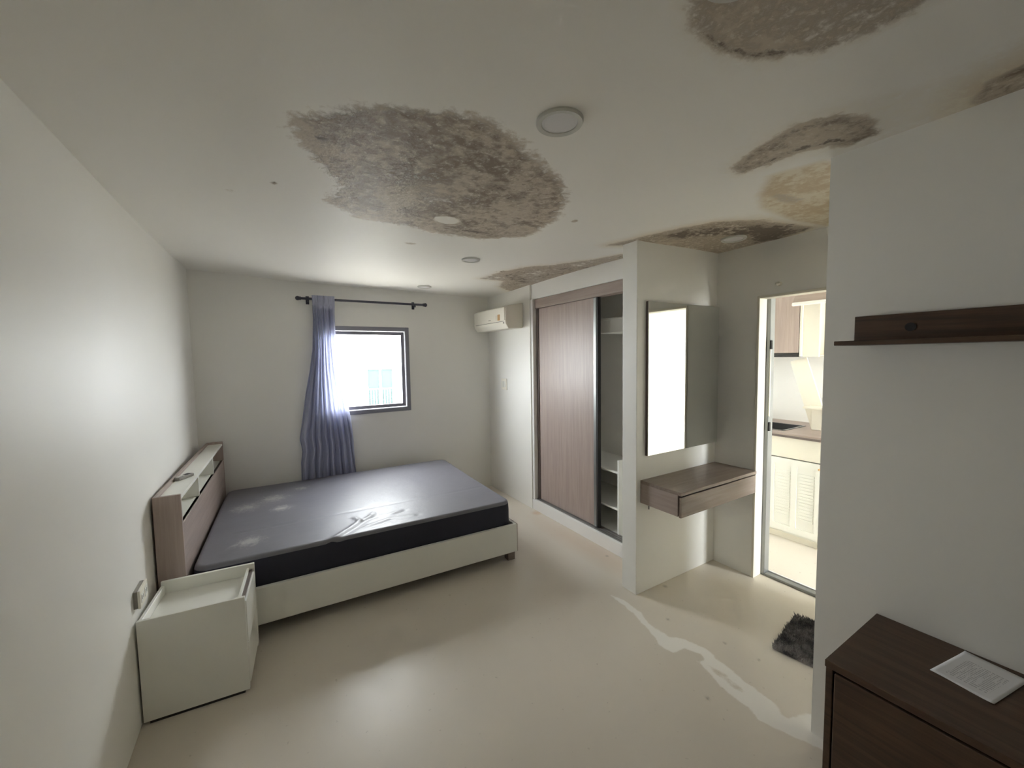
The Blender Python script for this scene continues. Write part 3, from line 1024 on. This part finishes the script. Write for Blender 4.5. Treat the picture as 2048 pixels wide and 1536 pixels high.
uc = thing('wall_cupboard', 'closed grey oak wall cupboard above the kitchen sink', 'cupboard')
UX = 3.88
box('body', (UX + .018, KX - .001, 1.672, KY1 - .001, 1.545, 2.30), 'woodz', uc)
box('door', (UX, UX + .017, 1.675, KY1 - .003, 1.548, 2.30), 'woodz', uc, .002)
box('under_strip', (UX + .002, UX + .2, 1.676, KY1 - .01, 1.512, 1.5448), 'dark', uc, .002)  # dark strip along the cupboard's underside
oc = thing('open_cupboard', 'cream wall cupboard with its lift-up flap hanging open', 'cupboard')
box('side_board', (UX, KX - .001, 1.652, 1.670, 1.515, 2.30), 'cream', oc)
box('front_filler', (UX + .02, UX + .036, 1.532, 1.651, 1.512, 2.20), 'cream', oc)
box('back_board', (KX - .02, KX - .001, 1.05, 1.651, 1.515, 2.30), 'cream', oc)
box('shelf', (UX + .04, KX - .02, 1.05, 1.651, 1.515, 1.531), 'cream', oc)
box('top_board', (UX, KX - .02, 1.05, 1.651, 2.284, 2.30), 'cream', oc)
fl = box('flap', (UX - .016, UX, 1.07, 1.640, 1.895, 2.28), 'woody', oc, .002, rot=Matrix.Rotation(math.radians(30), 3, 'Y'), piv=(UX, 1.3, 2.28))
box('flap_edge', (UX - .018, UX + .002, 1.07, 1.640, 1.872, 1.895), 'trim', fl, .001, rot=Matrix.Rotation(math.radians(30), 3, 'Y'), piv=(UX, 1.3, 2.28))
box('stay', (UX + .01, UX + .02, 1.610, 1.622, 1.93, 2.15), 'dark', oc, .001, rot=Matrix.Rotation(math.radians(48), 3, 'Y'), piv=(UX + .015, 1.6, 2.15))

lb = thing('broken_panel', 'cream broken cupboard panel leaning askew on the kitchen worktop', 'panel', (3.95, 1.525, .917))
ra = Matrix.Rotation(math.radians(22), 3, 'X')
box('board', (-.008, .008, -.065, .065, .0, .60), 'cream', lb, .001, rot=Matrix.Rotation(math.radians(-17), 3, 'X'), piv=(0, 0, 0))
box('cross_board', (-.14, -.009, -.34, .075, .165, .180), 'cream', lb, .001)
box('lower_board', (-.024, -.010, -.34, .055, -.023, .165), 'cream', lb, .001)

# ------------------------------------------------------------------ outside the window
nb_ = thing('neighbour_building', 'pale building with teal windows seen outside the window', 'building', (0, 16, 0))
box('facade_wall', (1.4, 7.4, 0, 4, -4, 7), 'facade', nb_, 0)
for wx in (3.2, 5.4):
    for wz in (-2.35, .55, 3.45):
        f = box('window_pane', (wx, wx + .42, -.06, 0, wz - .75, wz + .62), 'teal', nb_, 0)
        box('window_pane', (wx + .5, wx + .92, -.06, 0, wz - .75, wz + .62), 'teal', nb_, 0)
        boxes('window_surround', [(wx - .08, wx, -.10, 0, wz - .8, wz + .7), (wx + .42, wx + .5, -.10, 0, wz - .8, wz + .7), (wx + .92, wx + 1.0, -.10, 0, wz - .8, wz + .7), (wx, wx + .42, -.10, 0, wz + .62, wz + .70), (wx + .5, wx + .92, -.10, 0, wz + .62, wz + .70)], 'facade', nb_)
        boxes('railing', [(wx - .1 + i * .1, wx - .075 + i * .1, -.5, -.475, wz - .95, wz - .12) for i in range(12)] + [(wx - .12, wx + 1.04, -.51, -.465, wz - .12, wz - .08), (wx - .12, wx + 1.04, -.52, 0, wz - 1.02, wz - .95)], 'greyplastic', nb_)
gd = box('ground', (-30, 30, -30, 30, -4.2, -4.0), 'ground', None, 0)
struct(gd)
